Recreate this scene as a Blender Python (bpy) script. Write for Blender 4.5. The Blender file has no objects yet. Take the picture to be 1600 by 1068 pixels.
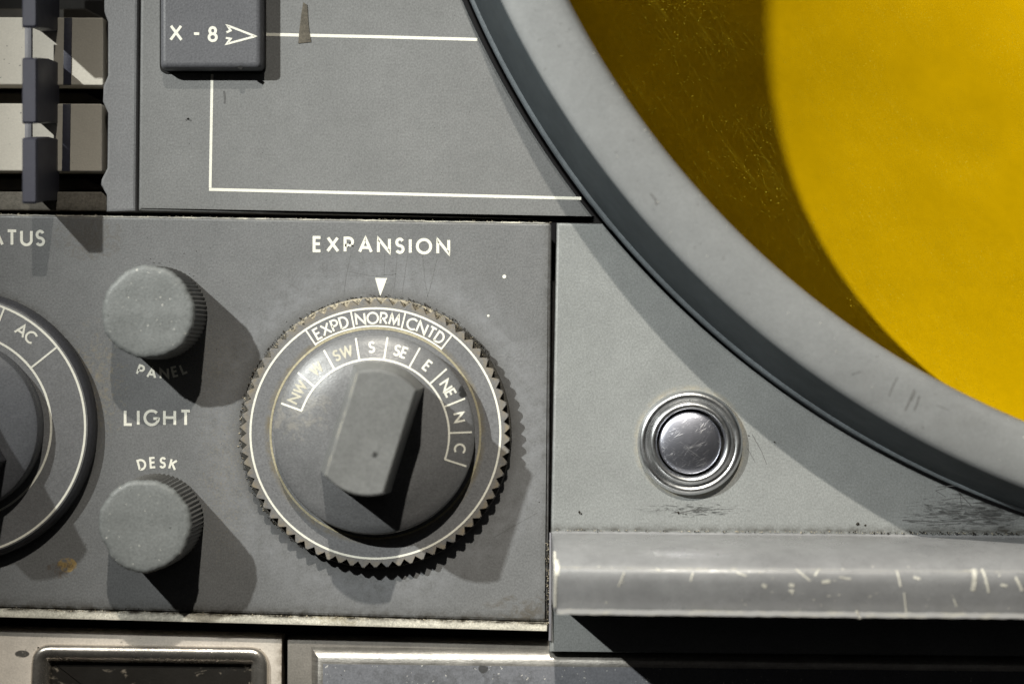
import bpy, bmesh, math, random
from mathutils import Vector

S = 1e-4            # one photograph pixel on the panel face = 0.1 mm
D = 2900.0          # camera distance in the same unit
rad = math.radians
random.seed(7)

def wp(x, y, z=0.0):
    return Vector(((x - 800) * S, (534 - y) * S, z * S))

# ------------------------------------------------------------------ camera, world, lamps
scene = bpy.context.scene
col = scene.collection
cam = bpy.data.cameras.new('camera')
cam.sensor_width = 36
cam.lens = 36 * D / 1600
cam.clip_start = 0.005
cam.clip_end = 20
cam.dof.use_dof = True
cam.dof.focus_distance = (D - 12) * S
cam.dof.aperture_fstop = 6.5
camo = bpy.data.objects.new('camera', cam)
camo.location = (0, 0, D * S)
col.objects.link(camo)
scene.camera = camo

world = bpy.data.worlds.new('World')
scene.world = world
world.use_nodes = True
wt = world.node_tree
bg = wt.nodes['Background']
tc = wt.nodes.new('ShaderNodeTexCoord')
sep = wt.nodes.new('ShaderNodeSeparateXYZ')
wt.links.new(tc.outputs['Generated'], sep.inputs[0])
ramp = wt.nodes.new('ShaderNodeValToRGB')
ramp.color_ramp.elements[0].position = 0.44
ramp.color_ramp.elements[0].color = (0.02, 0.02, 0.022, 1)
ramp.color_ramp.elements[1].position = 0.95
ramp.color_ramp.elements[1].color = (1.6, 1.55, 1.5, 1)
mr = wt.nodes.new('ShaderNodeMapRange')
mr.inputs['From Min'].default_value = -1
mr.inputs['From Max'].default_value = 1
wt.links.new(sep.outputs['Y'], mr.inputs['Value'])
wt.links.new(mr.outputs[0], ramp.inputs[0])
wt.links.new(ramp.outputs[0], bg.inputs['Color'])
bg.inputs['Strength'].default_value = 0.06

def spot(name, pos, aim, power, size, blend, radius, color):
    l = bpy.data.lights.new(name, 'SPOT')
    l.energy = power
    l.spot_size = rad(size)
    l.spot_blend = blend
    l.shadow_soft_size = radius * S
    l.color = color
    o = bpy.data.objects.new(name, l)
    o.location = wp(*pos)
    d = wp(*aim) - wp(*pos)
    o.rotation_euler = d.to_track_quat('-Z', 'Y').to_euler()
    col.objects.link(o)
    return o

spot('lamp_upper_side', (-1320, -950, 2050), (2110, 940, 0), 7.1, 59, 0.99, 30, (0.975, 0.992, 0.945))
spot('lamp_overhead', (650, -4600, 5000), (2650, 4366, 0), 33.0, 53.5, 0.99, 62, (1.0, 0.945, 0.83))

scene.view_settings.view_transform = 'Standard'
scene.view_settings.look = 'None'
scene.view_settings.exposure = 0
scene.view_settings.gamma = 1
scene.view_settings.use_curve_mapping = False

# ------------------------------------------------------------------ node helpers
class NT:
    def __init__(self, name):
        self.mat = bpy.data.materials.new(name)
        self.mat.use_nodes = True
        self.t = self.mat.node_tree
        self.t.nodes.clear()
        self.out = self.n('ShaderNodeOutputMaterial')
        g = self.n('ShaderNodeNewGeometry')
        self.geo = g
        v = self.n('ShaderNodeVectorMath'); v.operation = 'SCALE'
        self.l(g.outputs['Position'], v.inputs[0])
        v.inputs['Scale'].default_value = 1 / S
        self.p = v.outputs[0]
    def n(self, k):
        return self.t.nodes.new(k)
    def l(self, a, b):
        self.t.links.new(a, b)
    def put(self, v, sock):
        if isinstance(v, bpy.types.NodeSocket):
            self.l(v, sock)
        elif isinstance(v, (tuple, list)) and len(v) == 3 and sock.type == 'RGBA':
            sock.default_value = (*v, 1)
        else:
            sock.default_value = v
    def m(self, op, a, b=0.0, clamp=False):
        x = self.n('ShaderNodeMath'); x.operation = op; x.use_clamp = clamp
        self.put(a, x.inputs[0]); self.put(b, x.inputs[1])
        return x.outputs[0]
    def noise(self, freq, detail=2.0, rough=0.5, vec=None, dist=0.0):
        x = self.n('ShaderNodeTexNoise')
        self.l(vec or self.p, x.inputs['Vector'])
        x.inputs['Scale'].default_value = freq
        x.inputs['Detail'].default_value = detail
        x.inputs['Roughness'].default_value = rough
        x.inputs['Distortion'].default_value = dist
        return x.outputs['Fac']
    def rng(self, v, a, b, c=0.0, d=1.0, smooth=False):
        x = self.n('ShaderNodeMapRange'); x.clamp = True
        if smooth: x.interpolation_type = 'SMOOTHSTEP'
        self.put(v, x.inputs[0])
        for i, k in enumerate((a, b, c, d)):
            self.put(k, x.inputs[i + 1])
        return x.outputs[0]
    def mix(self, f, a, b):
        x = self.n('ShaderNodeMix'); x.data_type = 'RGBA'
        self.put(f, x.inputs[0]); self.put(a, x.inputs[6]); self.put(b, x.inputs[7])
        return x.outputs[2]
    def scalecol(self, c, f):
        x = self.n('ShaderNodeVectorMath'); x.operation = 'SCALE'
        if isinstance(c, bpy.types.NodeSocket): self.l(c, x.inputs[0])
        else: x.inputs[0].default_value = c
        self.put(f, x.inputs['Scale'])
        return x.outputs[0]
    def vec(self, sx, sy, sz, rot=0.0):
        x = self.n('ShaderNodeMapping')
        self.l(self.p, x.inputs['Vector'])
        x.vector_type = 'TEXTURE'
        x.inputs['Rotation'].default_value = (0, 0, rot)
        x.inputs['Scale'].default_value = (1 / sx, 1 / sy, 1 / sz)
        return x.outputs[0]
    def dist_line(self, x0, y0, x1, y1):
        a = Vector((x0 - 800, 534 - y0)); b = Vector((x1 - 800, 534 - y1))
        d = (b - a).normalized(); nx, ny = -d.y, d.x
        x = self.n('ShaderNodeVectorMath'); x.operation = 'DOT_PRODUCT'
        self.l(self.p, x.inputs[0]); x.inputs[1].default_value = (nx, ny, 0)
        return self.m('ABSOLUTE', self.m('SUBTRACT', x.outputs['Value'], nx * a.x + ny * a.y))
    def dist_pt(self, x0, y0, sx=1.0, sy=1.0):
        x = self.n('ShaderNodeVectorMath'); x.operation = 'SUBTRACT'
        self.l(self.p, x.inputs[0]); x.inputs[1].default_value = (x0 - 800, 534 - y0, 0)
        y = self.n('ShaderNodeVectorMath'); y.operation = 'MULTIPLY'
        self.l(x.outputs[0], y.inputs[0]); y.inputs[1].default_value = (1 / sx, 1 / sy, 0)
        z = self.n('ShaderNodeVectorMath'); z.operation = 'LENGTH'
        self.l(y.outputs[0], z.inputs[0])
        return z.outputs['Value']

def dirt_mask(t, d):
    k = d[0]
    if k == 'line':         # line x0 y0 x1 y1 width strength colour
        m = t.rng(t.dist_line(*d[1:5]), 0, d[5], 1, 0)
        m = t.m('MULTIPLY', m, m)
        m = t.m('MULTIPLY', m, t.rng(t.noise(0.06, 6, 0.75), 0.3, 0.62))
        return t.m('MULTIPLY', m, d[6], True), d[7]
    if k == 'ring':         # ring cx cy r width strength colour
        m = t.rng(t.m('ABSOLUTE', t.m('SUBTRACT', t.dist_pt(d[1], d[2]), d[3])), 0, d[4], 1, 0)
        m = t.m('MULTIPLY', m, t.rng(t.noise(0.05, 6, 0.75), 0.35, 0.65))
        return t.m('MULTIPLY', m, d[5], True), d[6]
    if k == 'patch':        # patch cx cy rx ry freqx freqy lo hi strength colour
        m = t.rng(t.dist_pt(d[1], d[2], d[3], d[4]), 0.25, 1.0, 1, 0)
        nz = t.noise(1.0, 5, 0.7, t.vec(d[5], d[6], d[5]), 0.6)
        m = t.m('MULTIPLY', m, 1.0)
        q = t.rng(t.m('ADD', nz, t.m('MULTIPLY', m, 0.12)), d[7], d[8])
        q = t.m('MULTIPLY', q, t.rng(m, 0, 0.15))
        return t.m('MULTIPLY', q, d[9], True), d[10]

K_ALB = 0.75
def paint(name, c, rough=0.5, var=0.08, grain=0.24, bump=0.35, dirt=(), metallic=0.0, specks=0.5, speckcol=(0.03, 0.028, 0.025), lightspecks=0.0, spec=0.33, smudge=0.0):
    t = NT(name)
    b = t.n('ShaderNodeBsdfPrincipled')
    lo = t.rng(t.noise(0.008, 4, 0.6), 0.3, 0.7, 1 - var, 1 + var)
    mid = t.rng(t.noise(0.05, 4, 0.65), 0.3, 0.7, 1 - var * 0.5, 1 + var * 0.5)
    fine = t.noise(0.32, 2, 0.75)
    gr = t.rng(fine, 0.25, 0.75, 1 - grain, 1 + grain)
    cc = t.scalecol(tuple(q * K_ALB for q in c) if metallic < 0.5 else c, t.m('MULTIPLY', t.m('MULTIPLY', lo, mid), gr))
    if specks:
        sp = t.m('MULTIPLY', t.rng(t.noise(0.16, 1, 0.5), 0.735, 0.77), t.rng(t.noise(0.011, 2), 0.45, 0.6))
        cc = t.mix(t.m('MULTIPLY', sp, specks), cc, speckcol)
    if lightspecks:
        v2 = t.vec(1, 1, 1, 0.7)
        sp = t.rng(t.noise(0.2, 1, 0.5, v2), 0.73, 0.76)
        cc = t.mix(t.m('MULTIPLY', sp, lightspecks), cc, (0.7, 0.68, 0.62))
    for d in dirt:
        f, dc = dirt_mask(t, d)
        cc = t.mix(f, cc, dc)
    t.put(cc, b.inputs['Base Color'])
    r = t.rng(t.noise(0.02, 5, 0.65), 0.3, 0.7, rough - 0.07 - smudge, rough + 0.07 + smudge)
    t.put(r, b.inputs['Roughness'])
    b.inputs['Metallic'].default_value = metallic
    b.inputs['Specular IOR Level'].default_value = spec
    if bump:
        bm_ = t.n('ShaderNodeBump')
        bm_.inputs['Strength'].default_value = bump
        bm_.inputs['Distance'].default_value = 0.8 * S
        h = t.m('ADD', t.noise(0.3, 3, 0.6), t.m('MULTIPLY', t.noise(0.06, 3, 0.5), 0.5))
        t.l(h, bm_.inputs['Height'])
        t.l(bm_.outputs[0], b.inputs['Normal'])
    t.l(b.outputs[0], t.out.inputs['Surface'])
    return t.mat

GRIME = (0.035, 0.030, 0.022)
DUST = (0.26, 0.22, 0.15)
SCUFF = (0.03, 0.03, 0.03)
G0 = (0.200, 0.203, 0.207)

M = {}
M['upper'] = paint('grey_panel_paint', (0.225, 0.228, 0.228), 0.5, dirt=[
    ('line', 216, 330, 940, 343, 12, 0.6, GRIME)])
M['switch'] = paint('grey_strip_paint', (0.23, 0.232, 0.24), 0.5)
M['dialpanel'] = paint('grey_worn_panel_paint', G0, 0.47, smudge=0.05, dirt=[
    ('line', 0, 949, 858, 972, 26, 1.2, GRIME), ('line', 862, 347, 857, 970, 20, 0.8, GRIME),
    ('line', 0, 333, 862, 346, 6, 0.9, DUST), ('patch', 850, 960, 110, 40, .05, .07, .54, .72, .55, (0.08, 0.065, 0.045)),
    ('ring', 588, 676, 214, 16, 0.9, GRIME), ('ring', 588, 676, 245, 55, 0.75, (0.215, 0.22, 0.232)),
    ('patch', 350, 740, 60, 190, .3, .3, .6, .75, .3, DUST), ('patch', 105, 882, 16, 12, .1, .1, .45, .6, .8, (0.38, 0.26, 0.09)),
    ('patch', 95, 890, 26, 14, .08, .08, .5, .68, .6, (0.09, 0.06, 0.035)),
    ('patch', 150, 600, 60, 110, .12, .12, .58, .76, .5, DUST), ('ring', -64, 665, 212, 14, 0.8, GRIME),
    ('patch', 330, 560, 90, 90, .35, .35, .6, .76, .3, DUST), ('patch', 140, 370, 60, 40, .1, .1, .5, .7, .4, (0.10, 0.085, 0.065))])
M['buttonpanel'] = paint('pale_grey_panel_paint', (0.30, 0.312, 0.31), 0.5, specks=0.35, dirt=[
    ('line', 870, 348, 860, 830, 6, 0.6, GRIME),
    ('patch', 1530, 802, 130, 36, .045, .28, .54, .68, .8, SCUFF), ('patch', 1560, 800, 90, 40, .02, .05, .50, .72, .55, SCUFF), ('patch', 1085, 797, 95, 12, .06, .35, .57, .68, .8, SCUFF),
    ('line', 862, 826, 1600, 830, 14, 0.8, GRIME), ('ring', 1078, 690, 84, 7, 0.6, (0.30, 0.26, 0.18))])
M['crown'] = paint('pale_grey_rim_paint', (0.255, 0.263, 0.266), 0.45, var=0.06, grain=0.13, specks=0.4, bump=0.25, smudge=0.08, dirt=[('patch', 1420, 630, 260, 120, .012, .04, .54, .78, .22, (0.13, 0.13, 0.128)), ('patch', 950, 250, 200, 300, .015, .03, .56, .80, .15, (0.14, 0.14, 0.138))])
M['shadewall'] = paint('shade_darkened_rim_paint', (0.055, 0.065, 0.071), 0.6, var=0.15, grain=0.1, specks=0.2, bump=0.2, spec=0.12)  # rim's outer wall painted darker; its shade is put into the colour
M['lip'] = paint('worn_rim_lip_paint', (0.15, 0.17, 0.185), 0.45, var=0.2)
M['skirt'] = paint('grey_dial_paint', (0.215, 0.217, 0.225), 0.45, dirt=[
    ('ring', 588, 676, 204, 12, 1.0, (0.24, 0.2, 0.14)), ('ring', 588, 676, 166, 7, 0.8, (0.16, 0.13, 0.07))])
M['toothdirt'] = paint('dusty_dial_base', (0.085, 0.08, 0.07), 0.8, var=0.4, grain=0.6, dirt=[
    ('patch', 560, 480, 200, 60, .2, .2, .5, .66, .95, (0.45, 0.40, 0.30))])
M['dialedge'] = paint('dark_dial_edge_paint', (0.065, 0.066, 0.075), 0.38)
M['cap'] = paint('worn_glossy_cap_paint', (0.19, 0.192, 0.198), 0.36, var=0.12, bump=0.35, spec=0.5, dirt=[
    ('patch', 470, 640, 60, 60, .06, .06, .55, .7, .35, (0.3, 0.28, 0.24)), ('patch', 725, 610, 8, 10, .1, .1, .4, .5, 1, SCUFF)])
M['statuscap'] = paint('dark_status_cap_paint', (0.135, 0.14, 0.155), 0.45)
M['grip'] = paint('worn_grip_paint', (0.185, 0.188, 0.186), 0.45, var=0.12, bump=0.25, dirt=[('patch', 598, 700, 5, 5, .25, .25, .45, .55, 1, SCUFF)])
M['knobtop'] = paint('thick_knob_paint', (0.215, 0.225, 0.223), 0.45, bump=0.7, lightspecks=0.75, specks=0.3)
M['knobside'] = paint('knob_side_paint', (0.19, 0.19, 0.185), 0.55, dirt=[])
M['key'] = paint('dark_key_paint', (0.135, 0.137, 0.15), 0.45, var=0.04, specks=0.2)
M['black'] = paint('black_gap', (0.012, 0.012, 0.012), 0.8, bump=0, specks=0)
M['body'] = paint('dark_console_body', (0.02, 0.019, 0.018), 0.8, bump=0, var=0.4)
M['lever'] = paint('blue_black_lever_plastic', (0.062, 0.062, 0.085), 0.5, var=0.05, grain=0.06, specks=0, bump=0.15)
M['stem'] = paint('grey_stem_plastic', (0.26, 0.255, 0.28), 0.5, grain=0.06)
M['tile'] = paint('cream_tile', (0.84, 0.79, 0.69), 0.5, var=0.05, grain=0.07, specks=0.7)
M['tilebar'] = paint('blue_grey_tile_bar', (0.055, 0.057, 0.085), 0.5)
M['ledge'] = paint('dusty_brown_ledge', (0.17, 0.155, 0.13), 0.7, var=0.3, grain=0.4, dirt=[('line', 0, 329, 160, 331, 16, 1.2, GRIME)])
M['slot'] = paint('brown_slot_metal', (0.03, 0.025, 0.018), 0.6, var=0.5)
M['letter'] = paint('cream_lettering', (1.03, 1.01, 0.90), 0.5, var=0.05, grain=0.10, specks=0.3, bump=0.2)
M['oldletter'] = paint('yellowed_lettering', (0.62, 0.585, 0.47), 0.5, var=0.18, grain=0.15, specks=0.4)
M['goldline'] = paint('yellowed_scribed_line', (0.50, 0.45, 0.31), 0.5, var=0.25)
M['chrome'] = paint('worn_chrome', (0.66, 0.67, 0.68), 0.32, var=0.12, grain=0.12, metallic=1.0, specks=0.4, bump=0.12)
M['trim'] = paint('dirty_bare_metal', (0.86, 0.82, 0.71), 0.42, var=0.28, grain=0.35, metallic=0.0, dirt=[
    ('line', 0, 949, 858, 972, 9, 1.4, GRIME), ('patch', 530, 968, 60, 10, .08, .08, .5, .7, .35, (0.22, 0.17, 0.05))])
M['rail'] = paint('worn_rail_paint', (0.25, 0.252, 0.258), 0.33, var=0.14, grain=0.09, smudge=0.09, spec=0.6, specks=0.3, lightspecks=0.0)
M['gripwear'] = paint('worn_grip_edge', (0.42, 0.40, 0.34), 0.5, var=0.35, grain=0.2)
M['wear_highlight'] = paint('worn_edge_highlight', (0.80, 0.77, 0.66), 0.5, var=0.3, grain=0.3, dirt=[('patch', 400, 340, 3000, 3000, .03, .03, .52, .66, .8, (0.2, 0.2, 0.2))])
M['lipmetal'] = paint('polished_lip_metal', (0.62, 0.58, 0.53), 0.27, var=0.15, metallic=0.9, grain=0.15)
M['rimscuff'] = paint('rim_scuff', (0.15, 0.15, 0.148), 0.6, bump=0)
M['chip'] = paint('bared_cream_chip', (0.68, 0.66, 0.59), 0.5, var=0.3)
M['wornedge'] = paint('worn_edge_primer', (0.44, 0.42, 0.36), 0.5, var=0.2, grain=0.2, dirt=[
    ('patch', 1200, 900, 4000, 4000, .035, .03, .44, .62, .9, (0.22, 0.22, 0.225))])
M['traymetal'] = paint('brushed_tray_metal', (0.36, 0.345, 0.32), 0.38, var=0.2, metallic=0.8, grain=0.2, dirt=[('patch', 700, 1030, 3000, 3000, .01, .4, .56, .75, .5, (0.12, 0.11, 0.10))])
M['trayplate'] = paint('brown_grey_tray_plate', (0.85, 0.775, 0.69), 0.5, var=0.15, grain=0.15, dirt=[
    ('patch', 28, 1025, 12, 6, .1, .1, .4, .5, .9, SCUFF), ('line', 438, 1000, 436, 1068, 20, 1.0, (0.12, 0.085, 0.045))])
M['trayside'] = paint('brown_tray_side', (0.20, 0.185, 0.165), 0.5, var=0.2)
M['traypan'] = paint('stained_black_pan', (0.26, 0.225, 0.18), 0.45, var=0.3, dirt=[('patch', 230, 1075, 300, 70, .03, .045, .40, .48, .97, (0.010, 0.009, 0.008))])
M['traytop'] = paint('speckled_dark_tray', (0.165, 0.17, 0.19), 0.5, lightspecks=0.5, specks=0.9, dirt=[
    ('patch', 755, 1045, 8, 8, .1, .1, .4, .5, .9, SCUFF), ('patch', 700, 1060, 220, 40, .05, .05, .55, .72, .4, SCUFF)])
M['crumb'] = paint('pale_dust_crumb', (0.50, 0.44, 0.33), 0.9, var=0.4, bump=0, specks=0)
M['darkcrumb'] = paint('dark_dirt_crumb', (0.03, 0.025, 0.018), 0.9, bump=0, specks=0)
M['tape'] = paint('brown_tape_residue', (0.12, 0.105, 0.08), 0.6, var=0.4, grain=0.5)
M['scratch'] = paint('dark_scuff', (0.13, 0.13, 0.13), 0.7, bump=0)
M['hairline'] = paint('hairline_scratch', (0.168, 0.17, 0.172), 0.5, bump=0)

def plunger_mat():
    t = NT('scratched_chrome_plunger')
    b = t.n('ShaderNodeBsdfPrincipled')
    s = None
    for rot, fr in ((0.35, 0.55), (-0.6, 0.5), (1.0, 0.55), (0.75, 0.6)):
        v = t.vec(0.03, fr, 0.3, rot)
        q = t.rng(t.noise(1.0, 2, 0.5, v, 0.5), 0.63, 0.72)
        s = q if s is None else t.m('MAXIMUM', s, q)
    s = t.m('MULTIPLY', s, t.rng(t.noise(0.06, 2), 0.4, 0.6))
    t.put(t.mix(t.m('MULTIPLY', s, 0.6), (0.47, 0.48, 0.55), (0.85, 0.84, 0.82)), b.inputs['Base Color'])
    b.inputs['Metallic'].default_value = 1
    t.put(t.rng(s, 0, 1, 0.36, 0.46), b.inputs['Roughness'])
    bm_ = t.n('ShaderNodeBump'); bm_.inputs['Strength'].default_value = 0.2
    bm_.inputs['Distance'].default_value = 0.5 * S
    t.l(t.m('ADD', t.noise(0.09, 4, 0.6), s), bm_.inputs['Height'])
    t.l(bm_.outputs[0], b.inputs['Normal'])
    t.l(b.outputs[0], t.out.inputs['Surface'])
    return t.mat
M['plunger'] = plunger_mat()

def filter_mat():
    # yellow filter: made-up angle cutoff keeps steep overhead light off the screen, whoever looks or shines through
    t = NT('yellow_angle_cutoff_glass')
    tr = t.n('ShaderNodeBsdfTransparent')
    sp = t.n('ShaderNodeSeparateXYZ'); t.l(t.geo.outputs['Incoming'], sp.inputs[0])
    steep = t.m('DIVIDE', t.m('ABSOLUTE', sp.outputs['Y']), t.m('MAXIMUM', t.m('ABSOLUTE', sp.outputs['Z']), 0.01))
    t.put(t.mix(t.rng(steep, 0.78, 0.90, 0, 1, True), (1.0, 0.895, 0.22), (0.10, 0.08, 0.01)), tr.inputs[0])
    gl = t.n('ShaderNodeBsdfGlossy'); gl.inputs['Roughness'].default_value = 0.15
    df = t.n('ShaderNodeBsdfDiffuse'); df.inputs['Color'].default_value = (0.50, 0.40, 0.03, 1)
    fr = t.n('ShaderNodeFresnel'); fr.inputs['IOR'].default_value = 1.2
    m1 = t.n('ShaderNodeMixShader'); m2 = t.n('ShaderNodeMixShader')
    front = t.m('SUBTRACT', 1.0, t.geo.outputs['Backfacing'])
    t.l(t.m('MULTIPLY', fr.outputs[0], front), m1.inputs[0]); t.l(tr.outputs[0], m1.inputs[1]); t.l(gl.outputs[0], m1.inputs[2])
    cl = t.rng(t.noise(0.006, 3, 0.6), 0.38, 0.62)
    d1 = t.m('MULTIPLY', t.rng(t.noise(0.40, 2, 0.6), 0.635, 0.72), t.m('MULTIPLY', cl, 0.55))
    d2 = t.m('MULTIPLY', t.rng(t.noise(1.0, 3, 0.6, t.vec(0.012, 0.20, 0.1, -0.95)), 0.48, 0.75), t.m('MULTIPLY', cl, 0.06))
    dm = t.m('MULTIPLY', t.m('ADD', d1, d2, True), front)
    t.l(dm, m2.inputs[0]); t.l(m1.outputs[0], m2.inputs[1]); t.l(df.outputs[0], m2.inputs[2])
    t.l(m2.outputs[0], t.out.inputs['Surface'])
    return t.mat
M['filter'] = filter_mat()
M['screen'] = paint('pale_scope_face', (1.25, 1.16, 0.87), 0.8, var=0.07, grain=0.04, specks=0, bump=0, spec=0.1)

# ------------------------------------------------------------------ mesh builder (image pixel units, y down, z towards the viewer)
ORG = {}
class Mesh:
    def __init__(s):
        s.v = []; s.f = []
    def add(s, pts, faces):
        b = len(s.v); s.v += [tuple(p) for p in pts]
        s.f += [tuple(i + b for i in f) for f in faces]
    def loft(s, secs, cap0=True, cap1=True, closed=True):
        n = len(secs[0]); pts = [p for q in secs for p in q]; fs = []
        for k in range(len(secs) - 1):
            for i in range(n if closed else n - 1):
                j = (i + 1) % n
                fs.append((k * n + i, k * n + j, (k + 1) * n + j, (k + 1) * n + i))
        if cap0: fs.append(tuple(range(n))[::-1])
        if cap1: fs.append(tuple((len(secs) - 1) * n + i for i in range(n)))
        s.add(pts, fs)
    def revolve(s, cx, cy, prof, n=128, close=False, rf=None):
        secs = []
        for (r, z) in prof:
            secs.append([(cx + r * math.sin(2 * math.pi * i / n), cy - r * math.cos(2 * math.pi * i / n), z) for i in range(n)])
        if close:
            secs.append(secs[0]); s.loft(secs, False, False)
        else:
            s.loft(secs, prof[0][0] > 0.01, True)
    def prism(s, out, z0, z1, ch=0.0):
        secs = [[(x, y, z0) for x, y in out]]
        if ch:
            a = inset(out, ch)
            m = inset(out, ch * 0.3)
            secs.append([(x, y, z1 - ch) for x, y in out])
            secs.append([(x, y, z1 - ch * 0.3) for x, y in m])
            secs.append([(x, y, z1) for x, y in a])
        else:
            secs.append([(x, y, z1) for x, y in out])
        s.loft(secs)
    def ribbon(s, pts, w, zf, th=0.5, closed=False, step=4.0, lift=0.0):
        q = []
        m = len(pts)
        for i in range(m if closed else m - 1):
            a = Vector(pts[i]); b = Vector(pts[(i + 1) % m])
            k = max(1, int((b - a).length / step))
            q += [a.lerp(b, t / k) for t in range(k)]
        if not closed: q.append(Vector(pts[-1]))
        n = len(q); L = []; R = []
        for i in range(n):
            if closed: p, nx = q[i - 1], q[(i + 1) % n]
            else: p, nx = q[max(i - 1, 0)], q[min(i + 1, n - 1)]
            d1 = (q[i] - p); d2 = (nx - q[i])
            if d1.length < 1e-9: d1 = d2
            if d2.length < 1e-9: d2 = d1
            d1 = d1.normalized(); d2 = d2.normalized()
            n1 = Vector((-d1.y, d1.x)); n2 = Vector((-d2.y, d2.x))
            mm = n1 + n2
            if mm.length < 0.3: mm = n1
            mm.normalize()
            k = min(1 / max(mm.dot(n1), 0.2), 2.2)
            L.append(q[i] + mm * (w / 2 * k)); R.append(q[i] - mm * (w / 2 * k))
        zz = (lambda p: zf) if not callable(zf) else (lambda p: zf(p.x, p.y))
        secs = []
        for i in range(n):
            zl, zr = zz(L[i]), zz(R[i])
            secs.append([(L[i].x, L[i].y, zl - 0.6), (L[i].x, L[i].y, zl + th + lift), (R[i].x, R[i].y, zr + th + lift), (R[i].x, R[i].y, zr - 0.6)])
        if closed:
            secs.append(secs[0]); s.loft(secs, False, False)
        else:
            s.loft(secs)
    def crumb(s, x, y, z, r):
        p = []
        for d in ((1, 0, 0), (-1, 0, 0), (0, 1, 0), (0, -1, 0), (0, 0, 1), (0, 0, -1)):
            k = r * random.uniform(0.5, 1.3)
            p.append((x + d[0] * k + random.uniform(-.3, .3) * r, y + d[1] * k + random.uniform(-.3, .3) * r, z + d[2] * k))
        s.add(p, [(0, 2, 4), (2, 1, 4), (1, 3, 4), (3, 0, 4), (2, 0, 5), (1, 2, 5), (3, 1, 5), (0, 3, 5)])
    def build(s, name, mat, parent=None, origin=None, smooth=35, rot=None):
        me = bpy.data.meshes.new(name)
        o0 = ORG[parent.name] if parent is not None else (origin or (800, 534, 0))
        ow = wp(*o0)
        me.from_pydata([wp(*p) - ow for p in s.v], [], s.f)
        bm = bmesh.new(); bm.from_mesh(me)
        bmesh.ops.recalc_face_normals(bm, faces=bm.faces)
        if smooth:
            a = rad(smooth)
            for f in bm.faces: f.smooth = len(f.verts) <= 4
            for e in bm.edges:
                if len(e.link_faces) == 2 and e.calc_face_angle(0) > a: e.smooth = False
        bm.to_mesh(me); bm.free()
        me.materials.append(mat if not isinstance(mat, str) else M[mat])
        o = bpy.data.objects.new(name, me)
        col.objects.link(o)
        if parent is not None: o.parent = parent
        else: o.location = ow
        ORG[o.name] = o0
        return o

def inset(out, d):
    n = len(out)
    area = sum(out[i][0] * out[(i + 1) % n][1] - out[(i + 1) % n][0] * out[i][1] for i in range(n))
    sg = 1 if area > 0 else -1
    r = []
    for i in range(n):
        p, q, t = Vector(out[i - 1]), Vector(out[i]), Vector(out[(i + 1) % n])
        a = (q - p).normalized(); b = (t - q).normalized()
        na = Vector((-a.y, a.x)) * sg; nb = Vector((-b.y, b.x)) * sg
        m = na + nb
        m = m.normalized() if m.length > 1e-6 else na
        k = d / max(m.dot(na), 0.35)
        r.append((q.x + m.x * k, q.y + m.y * k))
    return r

def roundpoly(pts, r, n=5):
    out = []
    m = len(pts)
    for i in range(m):
        p, q, t = Vector(pts[i - 1]), Vector(pts[i]), Vector(pts[(i + 1) % m])
        rr = r[i] if isinstance(r, (list, tuple)) else r
        if rr <= 0: out.append((q.x, q.y)); continue
        rr = min(rr, (q - p).length * 0.49, (t - q).length * 0.49)
        a = q + (p - q).normalized() * rr; b = q + (t - q).normalized() * rr
        for k in range(n + 1):
            u = k / n
            z = a * (1 - u) ** 2 + q * 2 * u * (1 - u) + b * u * u
            out.append((z.x, z.y))
    return out

def im(x, y, z):            # where a picture point lies on the plane at height z
    k = (D - z) / D
    return (800 + (x - 800) * k, 534 + (y - 534) * k)

def tag(o, label, cat, group=None):
    o['label'] = label; o['category'] = cat
    if group: o['group'] = group
    return o

def thing(name, loc, label, cat, group=None):
    o = bpy.data.objects.new(name, None)
    o.empty_display_size = 0.002
    o.location = wp(*loc)
    col.objects.link(o)
    ORG[o.name] = loc
    return tag(o, label, cat, group)

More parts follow.
